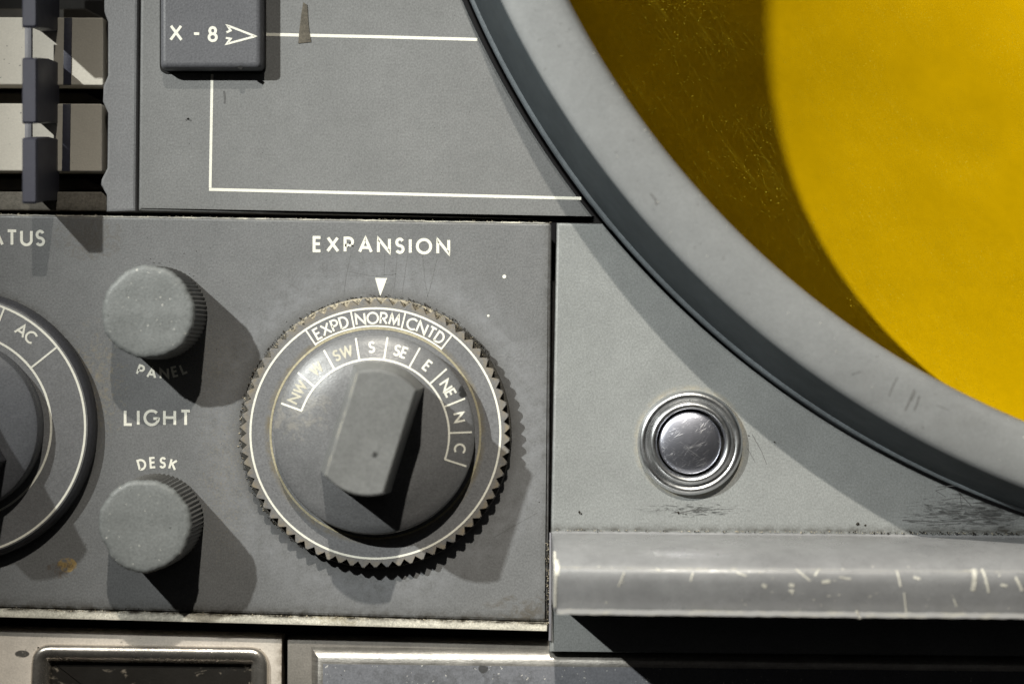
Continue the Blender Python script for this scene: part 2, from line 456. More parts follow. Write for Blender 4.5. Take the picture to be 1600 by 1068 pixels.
# ------------------------------------------------------------------ stroke lettering
def arc(cx, cy, rx, ry, a0, a1, n=14):
    return [(cx + rx * math.cos(rad(a0 + (a1 - a0) * i / n)), cy + ry * math.sin(rad(a0 + (a1 - a0) * i / n))) for i in range(n + 1)]
GL = {
    'E': (.48, [[(.48, 1), (0, 1), (0, 0), (.48, 0)], [(0, .52), (.44, .52)]]),
    'X': (.78, [[(.03, 1), (.78, 0)], [(.75, 1), (0, 0)]]),
    'P': (.56, [[(0, 0), (0, 1), (.28, 1)] + arc(.28, .73, .28, .27, 85, -85, 10) + [(.28, .46), (0, .46)]]),
    'R': (.6, [[(0, 0), (0, 1), (.28, 1)] + arc(.28, .74, .27, .26, 85, -85, 10) + [(.28, .48), (0, .48)], [(.24, .48), (.6, 0)]]),
    'A': (.88, [[(0, 0), (.44, 1), (.88, 0)], [(.15, .32), (.73, .32)]]),
    'N': (.82, [[(0, 0), (0, 1), (.82, 0), (.82, 1)]]),
    'S': (.5, [arc(.25, .75, .23, .25, 25, 270, 12) + arc(.25, .25, .25, .25, 85, -155, 12)]),
    'I': (.0, [[(0, 0), (0, 1)]]),
    'O': (1.0, [arc(.5, .5, .5, .5, 0, 360, 32)[:-1]]),
    'L': (.48, [[(0, 1), (0, 0), (.48, 0)]]),
    'G': (.95, [arc(.5, .5, .5, .5, 42, 352, 24) + [(.99, .44), (.62, .44)]]),
    'H': (.75, [[(0, 0), (0, 1)], [(.75, 0), (.75, 1)], [(0, .52), (.75, .52)]]),
    'T': (.62, [[(0, 1), (.62, 1)], [(.31, 1), (.31, 0)]]),
    'D': (.7, [[(0, 0), (0, 1), (.22, 1)] + arc(.22, .5, .48, .5, 85, -85, 14) + [(.22, 0), (0, 0)]]),
    'K': (.62, [[(0, 0), (0, 1)], [(.58, 1), (.04, .45)], [(.17, .58), (.62, 0)]]),
    'C': (.8, [arc(.5, .5, .5, .5, 48, 312, 20)]),
    'W': (1.12, [[(0, 1), (.28, 0), (.56, 1), (.84, 0), (1.12, 1)]]),
    'M': (.92, [[(0, 0), (.13, 1), (.46, .12), (.79, 1), (.92, 0)]]),
    'U': (.72, [[(0, 1), (0, .36)] + arc(.36, .36, .36, .36, 185, 355, 12) + [(.72, .36), (.72, 1)]]),
    '8': (.56, [arc(.28, .76, .22, .24, -90, 270, 20)[:-1], arc(.28, .26, .28, .26, 90, 450, 20)[:-1]]),
    '-': (.4, [[(0, .48), (.4, .48)]]),
}
def glyph(m, ch, place, w, zf):
    for k, st in enumerate(GL[ch][1]):
        closed = ch in 'O8'
        m.ribbon([place(u, v) for u, v in st], w, zf, 0.45, closed, 3.0, lift=0.06 * k)

def text_line(m, s, x0, x1, ytop, ybot, tilt, w, zf):
    h = (ybot - ytop) - w
    ws = [GL[c][0] * h for c in s]
    gap = ((x1 - x0 - w) - sum(ws)) / max(len(s) - 1, 1)
    x = x0 + w / 2
    for c, cw in zip(s, ws):
        def place(u, v, x=x):
            px = x + u * h
            return (px, ybot - w / 2 - v * h + (px - x0) * tilt)
        glyph(m, c, place, w, zf)
        x += cw + gap

def text_arc(m, s, cx, cy, r, ang, h, gap, w, zf, below=False):
    # letters on a circle; ang is measured clockwise from straight up, below: letters stand under the centre
    hh = h - w
    ws = [GL[c][0] * hh for c in s]
    tot = sum(ws) + gap * (len(s) - 1)
    x = -tot / 2
    for c, cw in zip(s, ws):
        mid = x + cw / 2
        a = rad(ang) + (mid / r if not below else -mid / r)
        def place(u, v, a=a, cw=cw):
            lx = u * hh - cw / 2; ly = (v - 0.5) * hh
            if not below:
                ox, oy = math.sin(a), -math.cos(a)
                tx, ty = math.cos(a), math.sin(a)
            else:
                ox, oy = -math.sin(a), math.cos(a)
                ox, oy = -ox, -oy
                tx, ty = -math.cos(a), -math.sin(a)
                ox, oy = -math.sin(a), math.cos(a)
                return (cx + math.sin(a) * r + tx * lx + ox * ly, cy - math.cos(a) * r + ty * lx + oy * ly)
            return (cx + ox * (r + ly) + tx * lx, cy + oy * (r + ly) + ty * lx)
        glyph(m, c, place, w, zf)
        x += cw + gap

def circ(cx, cy, r, a0=0, a1=360, n=96):
    return [(cx + r * math.sin(rad(a0 + (a1 - a0) * i / n)), cy - r * math.cos(rad(a0 + (a1 - a0) * i / n))) for i in range(n + 1)]

# ------------------------------------------------------------------ setting: dark body behind the panels
CX, CY = 2081.0, -587.0
m = Mesh()
m.prism([(-900, -900), (740, -900), (620, -300), (700, 100), (830, 330), (1050, 580), (1300, 760), (1700, 940), (2300, 940), (2300, 1500), (-900, 1500)], -160, -95)
o = m.build('console_body', 'body'); o['kind'] = 'structure'

# ------------------------------------------------------------------ panels
def arcpts(R, x0=None, x1=None, n=60):
    a = [(x, CY + math.sqrt(R * R - (x - CX) ** 2)) for x in [x0 + (x1 - x0) * i / n for i in range(n + 1)]]
    return a
RA = 1479.0
def arc_y_at_x(R, x): return CY + math.sqrt(R * R - (x - CX) ** 2)
def arc_x_at_y(R, y): return CX - math.sqrt(R * R - (y - CY) ** 2)

up = thing('line_panel', (500, 200, 0), 'grey upper panel with white painted lines, touching the round rim', 'panel')
ys = [-700 + (343 + 700) * i / 70 for i in range(71)]
out = [(226, -700)] + [(arc_x_at_y(RA, y), y) for y in ys] + [(216, 330)]
m = Mesh(); m.prism(roundpoly(out, [0] + [0] * 70 + [2, 4], 3), -90, 0, 5); m.build('plate', 'upper', up)
def line_part(pts, w, parent, mat='letter', z=0.0, name='painted_line'):
    m = Mesh(); m.ribbon(pts, w, z, 0.4, False, 20); return m.build(name, mat, parent)
line_part([(414, 54), (600, 58), (746, 62)], 4.8, up)
line_part([(331.5, 116), (328.5, 293.5)], 4.2, up)
line_part([(326.6, 296), (600, 302.5), (908, 310)], 4.6, up)
m = Mesh(); m.prism([(466, 68), (486, 66), (482, 40), (480, 8), (474, 4), (471, 22), (468, 46)], 0.2, 1.3); m.build('tape_residue', 'tape', up)
m = Mesh()
for pts, w in (([(350, 142), (351.5, 152), (351, 162)], 3.2), ([(290, 188), (294, 186), (299, 189)], 3.0), ([(293, 184.5), (295, 187)], 3)):
    m.ribbon(pts, w, 0.0, 0.15, False, 4)
m.build('scuff_marks', 'scratch', up)['kind'] = 'stuff'

sw = thing('switch_panel', (188, 150, 0), 'narrow grey strip panel with notched edge beside the cream tiles', 'panel')
L = [(162, -700), (162, 18), (168, 34), (168, 118), (161, 134), (160, 158), (168, 176), (167, 262), (158, 280), (157, 290), (166, 304), (166, 331)]
out = [(221, -700)] + [(212, 330)] + L[::-1]
m = Mesh(); m.prism(out, -90, 0, 4); m.build('plate', 'switch', sw)
m = Mesh(); m.prism([(-700, 297), (156.5, 299), (165, 306), (165, 329), (-700, 322)], -90, -8, 2); m.build('ledge', 'ledge', sw)

dp = thing('dial_panel', (430, 650, 0), 'worn grey panel lettered EXPANSION and LIGHT carrying the knobs', 'panel')
out = roundpoly([(-700, 324), (862, 347.5), (856, 971), (-700, 930)], [0, 7, 3, 0])
m = Mesh(); m.prism(out, -60, 0, 5); m.build('plate', 'dialpanel', dp)
m = Mesh(); m.prism([(-700, 931.5), (855.5, 971.8), (855, 985), (-700, 945)], -45, 7, 3); m.build('trim_strip', 'trim', dp)
def word(s, *a, fn=text_line, mat='letter', parent=dp, **k):
    m = Mesh(); fn(m, s, *a, **k); return m.build('lettering', mat, parent, smooth=0)
word('EXPANSION', 488.5, 703.5, 368.5, 394, 0.020, 4.6, 0.0)
word('STATUS', -58, 70.5, 357.5, 383.5, 0.012, 4.4, 0.0)
word('LIGHT', 193.5, 299, 639, 665, 0.006, 4.3, 0.0)
word('PANEL', 250, 488, 95, 178, 17.5, 7.5, 3.4, 0.0, fn=text_arc, below=True)
word('DESK', 246, 818, 96, 0, 18, 8.5, 3.3, 0.0, fn=text_arc)
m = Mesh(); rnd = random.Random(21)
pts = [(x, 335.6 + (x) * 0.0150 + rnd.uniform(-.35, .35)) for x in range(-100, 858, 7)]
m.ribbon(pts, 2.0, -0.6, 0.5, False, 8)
m.build('worn_edge', 'wear_highlight', dp)  # cream edge wear, also painting in the highlight of the lit chamfer
m = Mesh(); m.prism([(586, 434), (605, 434.5), (594.3, 462.5)], -0.5, 0.5); m.build('pointer_mark', 'letter', dp)
for x, y, r in ((788, 432, 3), (763, 493, 2)):
    m = Mesh(); m.prism(circ(x, y, r, n=14)[:-1], -0.5, 0.5); m.build('paint_dot', 'letter', dp)
m = Mesh()
for pts in ([(548, 398), (541, 430), (536, 470)], [(621, 392), (617, 440), (613, 468)], [(637, 398), (629, 452), (627, 466)],
            [(660, 398), (664, 440), (671, 478)], [(683, 404), (672, 450), (662, 480)], [(545, 424), (580, 431), (620, 428)], [(601, 396), (600, 430)],
            [(705, 700), (760, 640)], [(770, 840), (840, 800)]):
    m.ribbon(pts, 0.8, 0.0, 0.12, False, 8)
m.build('hairline_cracks', 'hairline', dp)['kind'] = 'stuff'
m = Mesh()
for k in range(7): m.crumb(549 + random.uniform(-4, 4), 383 + random.uniform(-4, 3), 0.4, random.uniform(1, 2))
m.build('lettering_chip', 'darkcrumb', dp)

bp = thing('button_panel', (1100, 640, 0), 'pale grey corner panel under the curved rim, carrying the chrome button', 'panel')
xs = [948 + (1760 - 948) * i / 80 for i in range(81)]
out = [(870, 348)] + [(arc_x_at_y(1474.5, 349.5), 349.5)] + [(x, arc_y_at_x(1474.5, x)) for x in xs if arc_y_at_x(1474.5, x) > 352] + [(2250, 935), (2250, 1032), (859, 1018), (861, 830)]
m = Mesh(); m.prism(out, -60, 0, 4); m.build('plate', 'buttonpanel', bp)
m = Mesh()
for pts, w in (([(1175, 678), (1190, 705), (1198, 725)], 0.9), ([(1168, 700), (1180, 722)], 0.7), ([(1465, 760), (1500, 758)], 1.1), ([(1500, 770), (1503, 796)], 1.2),
               ([(1497, 768), (1518, 790), (1530, 796)], 1.4), ([(1410, 812), (1470, 815), (1520, 812)], 1.6), ([(1450, 804), (1500, 801)], 1.4), ([(1530, 805), (1585, 812)], 1.2),
               ([(1062, 801), (1085, 796), (1100, 798)], 1.3), ([(1478, 776), (1462, 766), (1478, 762)], 0.9), ([(1510, 818), (1560, 819)], 1.5), ([(1448, 820), (1490, 818)], 1.0)):
    m.ribbon(pts, w, 0.0, 0.15, False, 6)
m.build('scuff_marks', 'scratch', bp)['kind'] = 'stuff'

# ------------------------------------------------------------------ round radar scope
rs = thing('radar_scope', (CX, CY, 0), 'large round radar scope with pale grey rim and yellow filter glass', 'radar scope')
N = 420
m = Mesh(); m.revolve(CX, CY, [(1469, -90), (1469, 3), (1467.6, 6.5), (1465.5, 8), (1463.2, 8.2), (1460, -90)], N, True); m.build('rim_lip', 'lip', rs)
m = Mesh(); m.revolve(CX, CY, [(1463, -60), (1463, 10), (1454.5, 50), (1445.5, 100), (1437, 138), (1434.6, 143.5), (1424, 138), (1420, -60)], N, True); m.build('rim_outer_wall', 'shadewall', rs)
m = Mesh(); m.revolve(CX, CY, [(1435.2, 143), (1433.4, 147), (1429.5, 150), (1423, 152.5), (1412, 155), (1398, 157), (1380, 158), (1364, 157), (1354, 154), (1348, 149), (1345, 141), (1342, 122), (1340, 0), (1340, -60), (1424, -60), (1424, 130)], N, True); m.build('rim', 'crown', rs, smooth=60)
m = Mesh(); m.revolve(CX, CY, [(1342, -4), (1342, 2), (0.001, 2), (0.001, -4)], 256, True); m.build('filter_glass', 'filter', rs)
prof = []
for i in range(26):
    r = 1340 * (1 - i / 25.0)
    prof.append((max(r, 0.001), -10 - 560 * (1 - (r / 1340.0) ** 2)))
prof2 = [(1400, -10), (1345, -9)] + prof
m = Mesh(); m.revolve(CX, CY, prof2 + [(0.001, prof[-1][1] - 30), (1360, -420), (1400, -400)], 256, True); m.build('screen', 'screen', rs, smooth=60)
m = Mesh()
CROWN = [(1429.5, 150), (1423, 152.5), (1412, 155), (1398, 157), (1380, 158), (1364, 157), (1354, 154), (1348, 149)]
def zcrown(x, y):
    q = math.hypot(x - CX, y - CY)
    for (r0, z0), (r1, z1) in zip(CROWN, CROWN[1:]):
        if r1 <= q <= r0: return z0 + (z1 - z0) * (r0 - q) / (r0 - r1)
    return 149
rnd = random.Random(31)
for pts, w in (([(1428, 608), (1421, 626), (1414, 641)], 2.4), ([(1402, 588), (1394, 604), (1389, 618)], 1.4), ([(1436, 618), (1432, 632), (1428, 640)], 2.6), ([(1462, 632), (1482, 640)], 1.0), ([(1430, 612), (1424, 626)], 1.4), ([(1016, 302), (1024, 312), (1026, 320)], 2.4), ([(1330, 585), (1345, 580)], 1.0)):
    m.ribbon([im(x, y, 156) for x, y in pts], w, zcrown, 0.3, False, 4)
for _ in range(36):
    a = rad(rnd.uniform(196, 258)); q = rnd.uniform(1350, 1425)
    x, y = CX + q * math.cos(a), CY - q * math.sin(a)
    l = rnd.uniform(1, 7); b2 = rnd.uniform(0, 6.28)
    m.ribbon([(x, y), (x + l * math.cos(b2), y + l * math.sin(b2))], rnd.uniform(.5, 1.3), zcrown, 0.3, False, 4)
m.build('scuff_marks', 'rimscuff', rs)['kind'] = 'stuff'
m = Mesh()
for _ in range(46):
    a = rad(rnd.uniform(196, 262)); q = rnd.choice((rnd.uniform(1349, 1353), rnd.uniform(1349, 1353), rnd.uniform(1360, 1425)))
    x, y = CX + q * math.cos(a), CY - q * math.sin(a)
    m.crumb(x, y, zcrown(x, y), rnd.uniform(.5, 1.6))
m.build('paint_chips', 'chip', rs)['kind'] = 'stuff'

# ------------------------------------------------------------------ X-8 key
k = thing('push_key', (332, 40, 0), 'square grey key lettered X - 8 with an arrow symbol', 'key')
m = Mesh(); m.prism(roundpoly([(250, -62), (416, -62), (416, 115), (250, 115)], 12), -4, 2.5); m.build('gasket', 'black', k)
def sq(x0, y0, x1, y1, r): return roundpoly([(x0, y0), (x1, y0), (x1, y1), (x0, y1)], r, 5)
m = Mesh()
secs = []
for d, z in ((0, 2), (0, 24), (1.2, 29), (3.4, 32.2), (6.5, 33.6), (9, 34)):
    secs.append([(x, y, z) for x, y in sq(256 + d, -58 + d, 414 - d, 112 - d, max(9 - d * .5, 3))])
m.loft(secs); m.build('key_cap', 'key', k)
def I27(x, y): return im(x, y, 34)
m = Mesh()
def kt(s, x0, x1, y0, y1):
    a = I27(x0, y0); b = I27(x1, y1); text_line(m, s, a[0], b[0], a[1], b[1], 0.015, 4.2, 34.0)
kt('X', 264.5, 287, 38.5, 64.5); kt('-', 301, 312.5, 40, 65); kt('8', 324.5, 342, 41, 66)
m.ribbon([I27(*p) for p in ((354, 51), (360.5, 48), (355, 40), (399, 57), (354, 69), (360.5, 61), (353, 59.5))], 3.2, 34.0, 0.45, False, 3)
m.build('lettering', 'letter', k, smooth=0)
m = Mesh(); m.prism([I27(371, 104), I27(376, 102.5), I27(380, 106), I27(377, 109.5), I27(372, 107)], 30, 34.5); m.build('edge_chip', 'black', k)

# ------------------------------------------------------------------ cream tiles and lever switches
TG = 'cream tiles in the switch column'
tiles = ((26, 132, 'cream tile between the topmost lever and the middle lever'), (160, 268, 'cream tile between the middle lever and the lowest lever'), (-110, -2, None))
proto = None
for y0, y1, lab in tiles[:2]:
    if proto is None:
        t = thing('label_tile', (30, (y0 + y1) / 2, -10), lab, 'tile', TG)
        m = Mesh(); m.prism(roundpoly([(-400, y0 - 3), (159, y0), (159, y1), (-400, y1 - 3)], 3), -50, -10, 2); m.build('tile_face', 'tile', t)
        m = Mesh(); m.prism([(98, y0 + 0.5), (110.5, y0 + 0.5), (109, y1 - 0.5), (96.5, y1 - 0.5)], -12, -8, 0.8); m.build('divider_bar', 'tilebar', t)
        proto = t
    else:
        t = proto.copy(); col.objects.link(t)
        for ch in list(proto.children):
            c = ch.copy(); col.objects.link(c); c.parent = t
        t.location = wp(28, (y0 + y1) / 2, -10)
        t['label'] = lab
LG = 'dark lever switches in a column'
levers = ((43, 'dark lever switch, topmost, cut by the top edge of the picture', 0), (193, 'dark lever switch, middle one of the column', 0), (318, 'dark lever switch, lowest, overhanging the STATUS panel', 0))
lp = None
for yb, lab, _ in levers:
    ybw = im(0, yb, 108)[1]
    loc = (75, ybw - 60, -10)
    if lp is None:
        t = thing('lever_switch', loc, lab, 'lever', LG)
        b = ybw
        m = Mesh()
        def rect(x0, y0, x1, y1, z, r=3): return [(x, y, z) for x, y in sq(x0, y0, x1, y1, r)]
        m.loft([rect(60, b - 111, 88, b - 14, -20), rect(61, b - 108, 87, b - 10, 40), rect(62, b - 100, 85.5, b - 1, 100), rect(62.5, b - 99, 85, b, 105), rect(64.5, b - 96, 83, b - 3, 108)])
        m.build('paddle', 'lever', t)
        m = Mesh(); m.prism([(50, b - 160), (60.5, b - 160), (60.5, b - 30), (50, b - 30)], 36, 44, 1); m.build('stem', 'stem', t)
        lp = t
    else:
        t = lp.copy(); col.objects.link(t)
        for ch in list(lp.children):
            c = ch.copy(); col.objects.link(c); c.parent = t
        t.location = wp(*loc)
        t['label'] = lab
sl = thing('slot_bracket', (80, 145, -60), 'dark brown metal bracket in the gaps behind the cream tiles', 'bracket')
for y in (12, 146, 283):
    m = Mesh(); m.prism([(-400, y - 11), (60, y - 9), (120, y - 9), (150, y + 6), (150, y + 9), (-400, y + 9)], -94, -58, 2); m.build('bracket_bar', 'slot', sl)

# ------------------------------------------------------------------ rotary dials
def grip_sec(cx, cy, w, l, bulge, off, z, ang, n=9):
    loc = []
    for i in range(n + 1):
        u = -1 + 2 * i / n; loc.append((u * w / 2, l / 2 + bulge * (1 - u * u)))
    for i in range(n + 1):
        u = 1 - 2 * i / n; loc.append((u * w / 2, -l / 2 - bulge * (1 - u * u)))
    c, s = math.cos(rad(ang)), math.sin(rad(ang))
    return [(cx + (x + off) * c + y * s, cy + (x + off) * s - y * c, z) for x, y in loc]
def make_grip(cx, cy, ang, parent, mat, worn=False):
    m = Mesh()
    m.loft([grip_sec(cx, cy, *a, ang) for a in ((116, 168, 20, -5, 62), (111, 167, 19, -4, 82), (102, 164, 16, -2, 120), (94, 162, 14, 0, 158), (92, 161, 14, 0, 163), (89, 159, 13.5, 0, 166), (85.5, 156.5, 13, 0, 167))])
    g = m.build('grip', mat, parent, smooth=28)
    if worn:
        m = Mesh(); rn = random.Random(4)
        A, B2 = (-43.5, 78), (-43.5, -80)
        c, s_ = math.cos(rad(ang)), math.sin(rad(ang))
        pts = []
        for i in range(24):
            u = i / 23
            x = A[0] + rn.uniform(-.7, .9); y = A[1] + (B2[1] - A[1]) * u
            pts.append((cx + x * c + y * s_, cy + x * s_ - y * c))
        m.ribbon(pts, 3.4, 165.6, 0.5, False, 5)
        m.build('worn_edge', 'gripwear', g)
    return g

DX, DY = 588.5, 675.5
d = thing('expansion_dial', (DX, DY, 0), 'large toothed rotary dial lettered EXPD NORM CNTD under the word EXPANSION', 'rotary dial')
m = Mesh(); m.revolve(DX, DY, [(211, -2), (211, 6), (209, 9), (0.001, 9)], 160); m.build('base_ring', 'toothdirt', d)
NTH = 70
m = Mesh()
rg = random.Random(8)
TW = [rg.uniform(-1.1, 0.3) for _ in range(NTH)]
def gear(rin, rout, z):
    p = []
    for i in range(NTH):
        for u, r in ((-0.5, rin), (-0.09, rout + TW[i]), (0.09, rout + TW[i]), ):
            a = 2 * math.pi * (i + u) / NTH
            p.append((DX + r * math.sin(a), DY - r * math.cos(a), z))
    return p
m.loft([gear(200, 209.3, 6), gear(200, 209.3, 23.5), gear(199.2, 207.6, 26)])
sk = m.build('skirt', 'skirt', d, smooth=20)
ZS = 26.0
RO, RI = 193.5, 162.5
m = Mesh(); m.ribbon(circ(DX, DY, RO, n=150)[:-1], 3.2, ZS, 0.4, True, 10); m.build('scale_ring', 'letter', sk)
m = Mesh(); m.ribbon(circ(DX, DY, RI, n=150)[:-1], 3.2, ZS, 0.4, True, 10); m.build('inner_ring', 'goldline', sk)
m = Mesh(); m.ribbon(circ(DX, DY, RI + 3.6, -34, 38, n=60), 2.6, ZS, 0.45, False, 10)
for a in (-34, -11.4, 14, 38):
    m.ribbon([(DX + r * math.sin(rad(a)), DY - r * math.cos(rad(a))) for r in (RI + 2, RO + 1)], 2.6, ZS, 0.52, False, 8)
m.build('divider_lines', 'letter', sk)
for s, a in (('EXPD', -22.7), ('NORM', 1.2), ('CNTD', 26)):
    m = Mesh(); text_arc(m, s, DX, DY, 178.5, a, 19.5, 4.2, 3.1, ZS); m.build('lettering', 'letter', sk, smooth=0)
capprof = [(153, 20), (154.5, 48), (153.8, 52), (151, 55), (136, 60), (118, 66), (104, 71), (86, 75), (60, 77), (0.001, 78)]
m = Mesh(); m.revolve(DX, DY, capprof, 128); cp = m.build('cap', 'cap', d, smooth=40)
def zcap(x, y):
    r = math.hypot(x - DX, y - DY)
    for (r0, z0), (r1, z1) in zip(capprof[1:], capprof[2:]):
        if r1 <= r <= r0: return z0 + (z1 - z0) * (r0 - r) / (r0 - r1)
    return 48
m = Mesh(); m.ribbon(circ(DX, DY, 115.5, -71.5, 109, n=100), 2.8, zcap, 0.45, False, 8)
for a in (-71.5, -51, -30.8, -10.7, 8, 28, 48, 68.5, 88.7, 109):
    m.ribbon([(DX + r * math.sin(rad(a)), DY - r * math.cos(rad(a))) for r in (115, 125, 136, 150)], 2.7, zcap, 0.55, False, 5)
m.build('divider_lines', 'letter', cp)
for s, a in (('NW', -61), ('W', -41), ('SW', -20.7), ('S', -1.3), ('SE', 18), ('E', 38), ('NE', 58.2), ('N', 78.6), ('C', 99)):
    m = Mesh(); text_arc(m, s, DX, DY, 133.5, a, 18, 4.0, 3.0, zcap); m.build('lettering', 'oldletter' if s in ('NW', 'W', 'SW') else 'letter', cp, smooth=0)
make_grip(DX + 3, DY - 8, 17.5, d, 'grip', True)

SX, SY = im(-66, 666, 26)
d = thing('status_dial', (SX, SY, 0), 'smooth rotary dial marked AC under the word STATUS, cut by the left edge', 'rotary dial')
m = Mesh(); m.revolve(SX, SY, [(211, -2), (211, 12), (209.5, 18), (206, 23), (201.5, 25.5), (200.5, 26)] , 160); m.build('skirt_edge', 'dialedge', d, smooth=50)
m = Mesh(); m.revolve(SX, SY, [(202, 20), (201.5, 26.2), (198, 27), (0.001, 27)], 160); sk = m.build('skirt', 'skirt', d)
for r, w in ((197.5, 3.4), (145, 3.4)):
    m = Mesh(); m.ribbon(circ(SX, SY, r, n=150)[:-1], w, 27, 0.4, True, 10); m.build('scale_ring', 'letter', sk)
m = Mesh()
for a in (-68, -38, -8, 21.6, 51.4):
    m.ribbon([(SX + r * math.sin(rad(a)), SY - r * math.cos(rad(a))) for r in (145, 197)], 2.9, 27, 0.5, False, 8)
m.build('divider_lines', 'letter', sk)
m = Mesh(); text_arc(m, 'AC', SX, SY, 179, 36.3, 20, 3.2, 3.2, 27); m.build('lettering', 'letter', sk, smooth=0)
m = Mesh(); m.revolve(SX, SY, [(134, 20), (134, 50), (131, 57), (126, 60), (90, 66), (0.001, 70)], 128); m.build('cap', 'statuscap', d)
make_grip(SX, SY, -28, d, 'dialedge')

# ------------------------------------------------------------------ small knobs
def knob(name, cx, cy, label, seed, dent):
    rnd = random.Random(seed)
    t = thing(name, (cx, cy, 0), label, 'knob', 'light dimmer knobs')
    n = 256
    ph = [rnd.uniform(0, 6.28) for _ in range(6)]
    def wob(a): return 0.9 * math.sin(3 * a + ph[0]) + 0.6 * math.sin(7 * a + ph[1]) + 0.5 * math.sin(13 * a + ph[2]) + 0.35 * math.sin(29 * a + ph[3])
    def dn(a):
        if dent is None: return 0
        q = (a - rad(dent) + math.pi) % (2 * math.pi) - math.pi
        return -4.5 * math.exp(-(q / 0.16) ** 2)
    def sec(r, z, kn, wb):
        p = []
        for i in range(n):
            a = 2 * math.pi * i / n
            rr = r + kn * (-2.6, -0.6, 0.8, -0.6)[i % 4] + wb * wob(a) + (dn(a) if z > 70 else 0)
            p.append((cx + rr * math.sin(a), cy - rr * math.cos(a), z))
        return p
    m = Mesh(); m.loft([sec(72, -2, .4, 0), sec(72, 3, 1, 0), sec(70.5, 60, 1, 0), sec(69.5, 90, 1, .2), sec(69, 94, 1, .4)]); m.build('knurled_side', 'knobside', t, smooth=20)
    m = Mesh(); secs = [sec(69.3, 92, .5, .6), sec(70.3, 97, .3, 1), sec(69.8, 101, .1, 1), sec(67, 104.2, 0, 1), sec(62, 105.2, 0, .8)]
    for r in (50, 36, 22, 9):
        secs.append([(x + rnd.uniform(-.5, .5), y, 105.4 + 0.4 * math.sin(x * .11 + ph[4]) + 0.4 * math.sin(y * .13 + ph[5])) for x, y, z in sec(r, 105, 0, .3)])
    m.loft(secs)
    for _ in range(26):
        a = rnd.uniform(0, 6.28); r = 66 * math.sqrt(rnd.random()); m.crumb(cx + r * math.sin(a), cy - r * math.cos(a), 105.2, rnd.uniform(.5, 1.5))
    m.build('knob_top', 'knobtop', t, smooth=50)
    return t
knob('dimmer_knob', 251.5, 489, 'knurled grey knob above the arched word PANEL, dusty speckled top', 3, None)
knob('dimmer_knob', 246, 811, 'knurled grey knob below the arched word DESK, dented left edge', 5, 238)

# ------------------------------------------------------------------ chrome button
b = thing('push_button', (1078, 690, 0), 'round chrome push button with ringed bezel on the pale panel', 'push button')
m = Mesh()
pr = [(82, -1), (82.3, 3), (81, 8), (78, 12), (74.5, 13.5), (71, 13), (68.5, 10.5), (67.5, 9.8), (66, 11), (64.5, 15), (62, 18), (59, 19.2), (56, 18.6), (53.6, 16.2), (52.3, 12), (52, -1)]
m.revolve(1078, 691, pr, 128, True); m.build('bezel_ring', 'chrome', b, smooth=60)
m = Mesh(); m.revolve(1078, 691, [(52.2, -1), (52.2, 2), (0.001, 2)], 64); m.build('shadow_gap', 'black', b)
m = Mesh(); m.revolve(1077, 691, [(48, 1), (48.5, 12), (47.5, 14), (45.5, 15.5), (40, 17.2), (32, 19.0), (22, 20.6), (12, 21.6), (0.001, 22)], 96); m.build('plunger', 'plunger', b, smooth=60)

# ------------------------------------------------------------------ rail
r = thing('hand_rail', (1300, 890, 0), 'thick grey painted rail along the bottom right, chipped and scratched', 'rail')
prof = [(829, 0), (832, 3), (834, 50), (838, 90), (843, 120), (850, 141), (858, 155), (866, 163), (875, 167), (886, 166), (905, 160), (926, 152), (932, 149), (936, 144), (938, 136), (938, 0)]
m = Mesh()
secs = []
xl = 862
for x, k in ((xl, 4), (xl + 1.5, 1.2), (xl + 5, 0), (1200, 0), (1700, 0), (2250, 0)):
    t = (x - 870) * 0.0095
    secs.append([(x, y + t + (k if y < 880 else -k), max(z - (k if z > 20 else 0), 0)) for y, z in prof])
m.loft(secs, True, True); m.build('rail_bar', 'rail', r, smooth=40)
def zrail(x, y):
    y = y - (x - 870) * 0.0095
    for (y0, z0), (y1, z1) in zip(prof[:12], prof[1:13]):
        if y0 <= y <= y1 and y1 > y0: return z0 + (z1 - z0) * (y - y0) / (y1 - y0)
    return 170
def RL(x, y):
    z = 160
    return im(x, y, z)
m = Mesh()
rnd = random.Random(11)
for pts, w in (([(975, 892), (966, 915)], 2.4), ([(1082, 893), (1078, 906)], 2.4), ([(1243, 888), (1265, 906)], 2.4), ([(1279, 888), (1272, 898)], 3), ([(1283, 908), (1296, 906)], 5),
               ([(1190, 912), (1197, 916)], 5.5), ([(1232, 912), (1240, 914)], 5), ([(1232, 922), (1240, 922)], 4), ([(1522, 888), (1519, 922)], 6.5), ([(1534, 888), (1544, 925)], 3.5),
               ([(1400, 890), (1406, 915)], 2.6), ([(1412, 925), (1418, 958)], 2), ([(1585, 900), (1596, 922)], 4), ([(1340, 955), (1342, 964)], 4), ([(1562, 912), (1572, 914)], 4), ([(1310, 900), (1328, 903)], 2.5),
               ([(1426, 900), (1436, 903)], 3), ([(1150, 893), (1165, 898)], 1.8), ([(1490, 935), (1496, 948)], 2), ([(1025, 888), (1031, 890)], 3)):
    m.ribbon([RL(x, y) for x, y in pts], w, zrail, 0.5, False, 4)
for _ in range(38):
    x = rnd.uniform(880, 1600) ; y = rnd.uniform(882, 955)
    if rnd.random() < 0.5: x = rnd.uniform(1180, 1600)
    a = rnd.uniform(0, 3.1); l = rnd.uniform(0.7, 4)
    m.ribbon([RL(x, y), RL(x + l * math.cos(a), y + l * math.sin(a))], rnd.uniform(.6, 1.8), zrail, 0.4, False, 4)
m.build('paint_chips', 'chip', r)['kind'] = 'stuff'
m = Mesh()
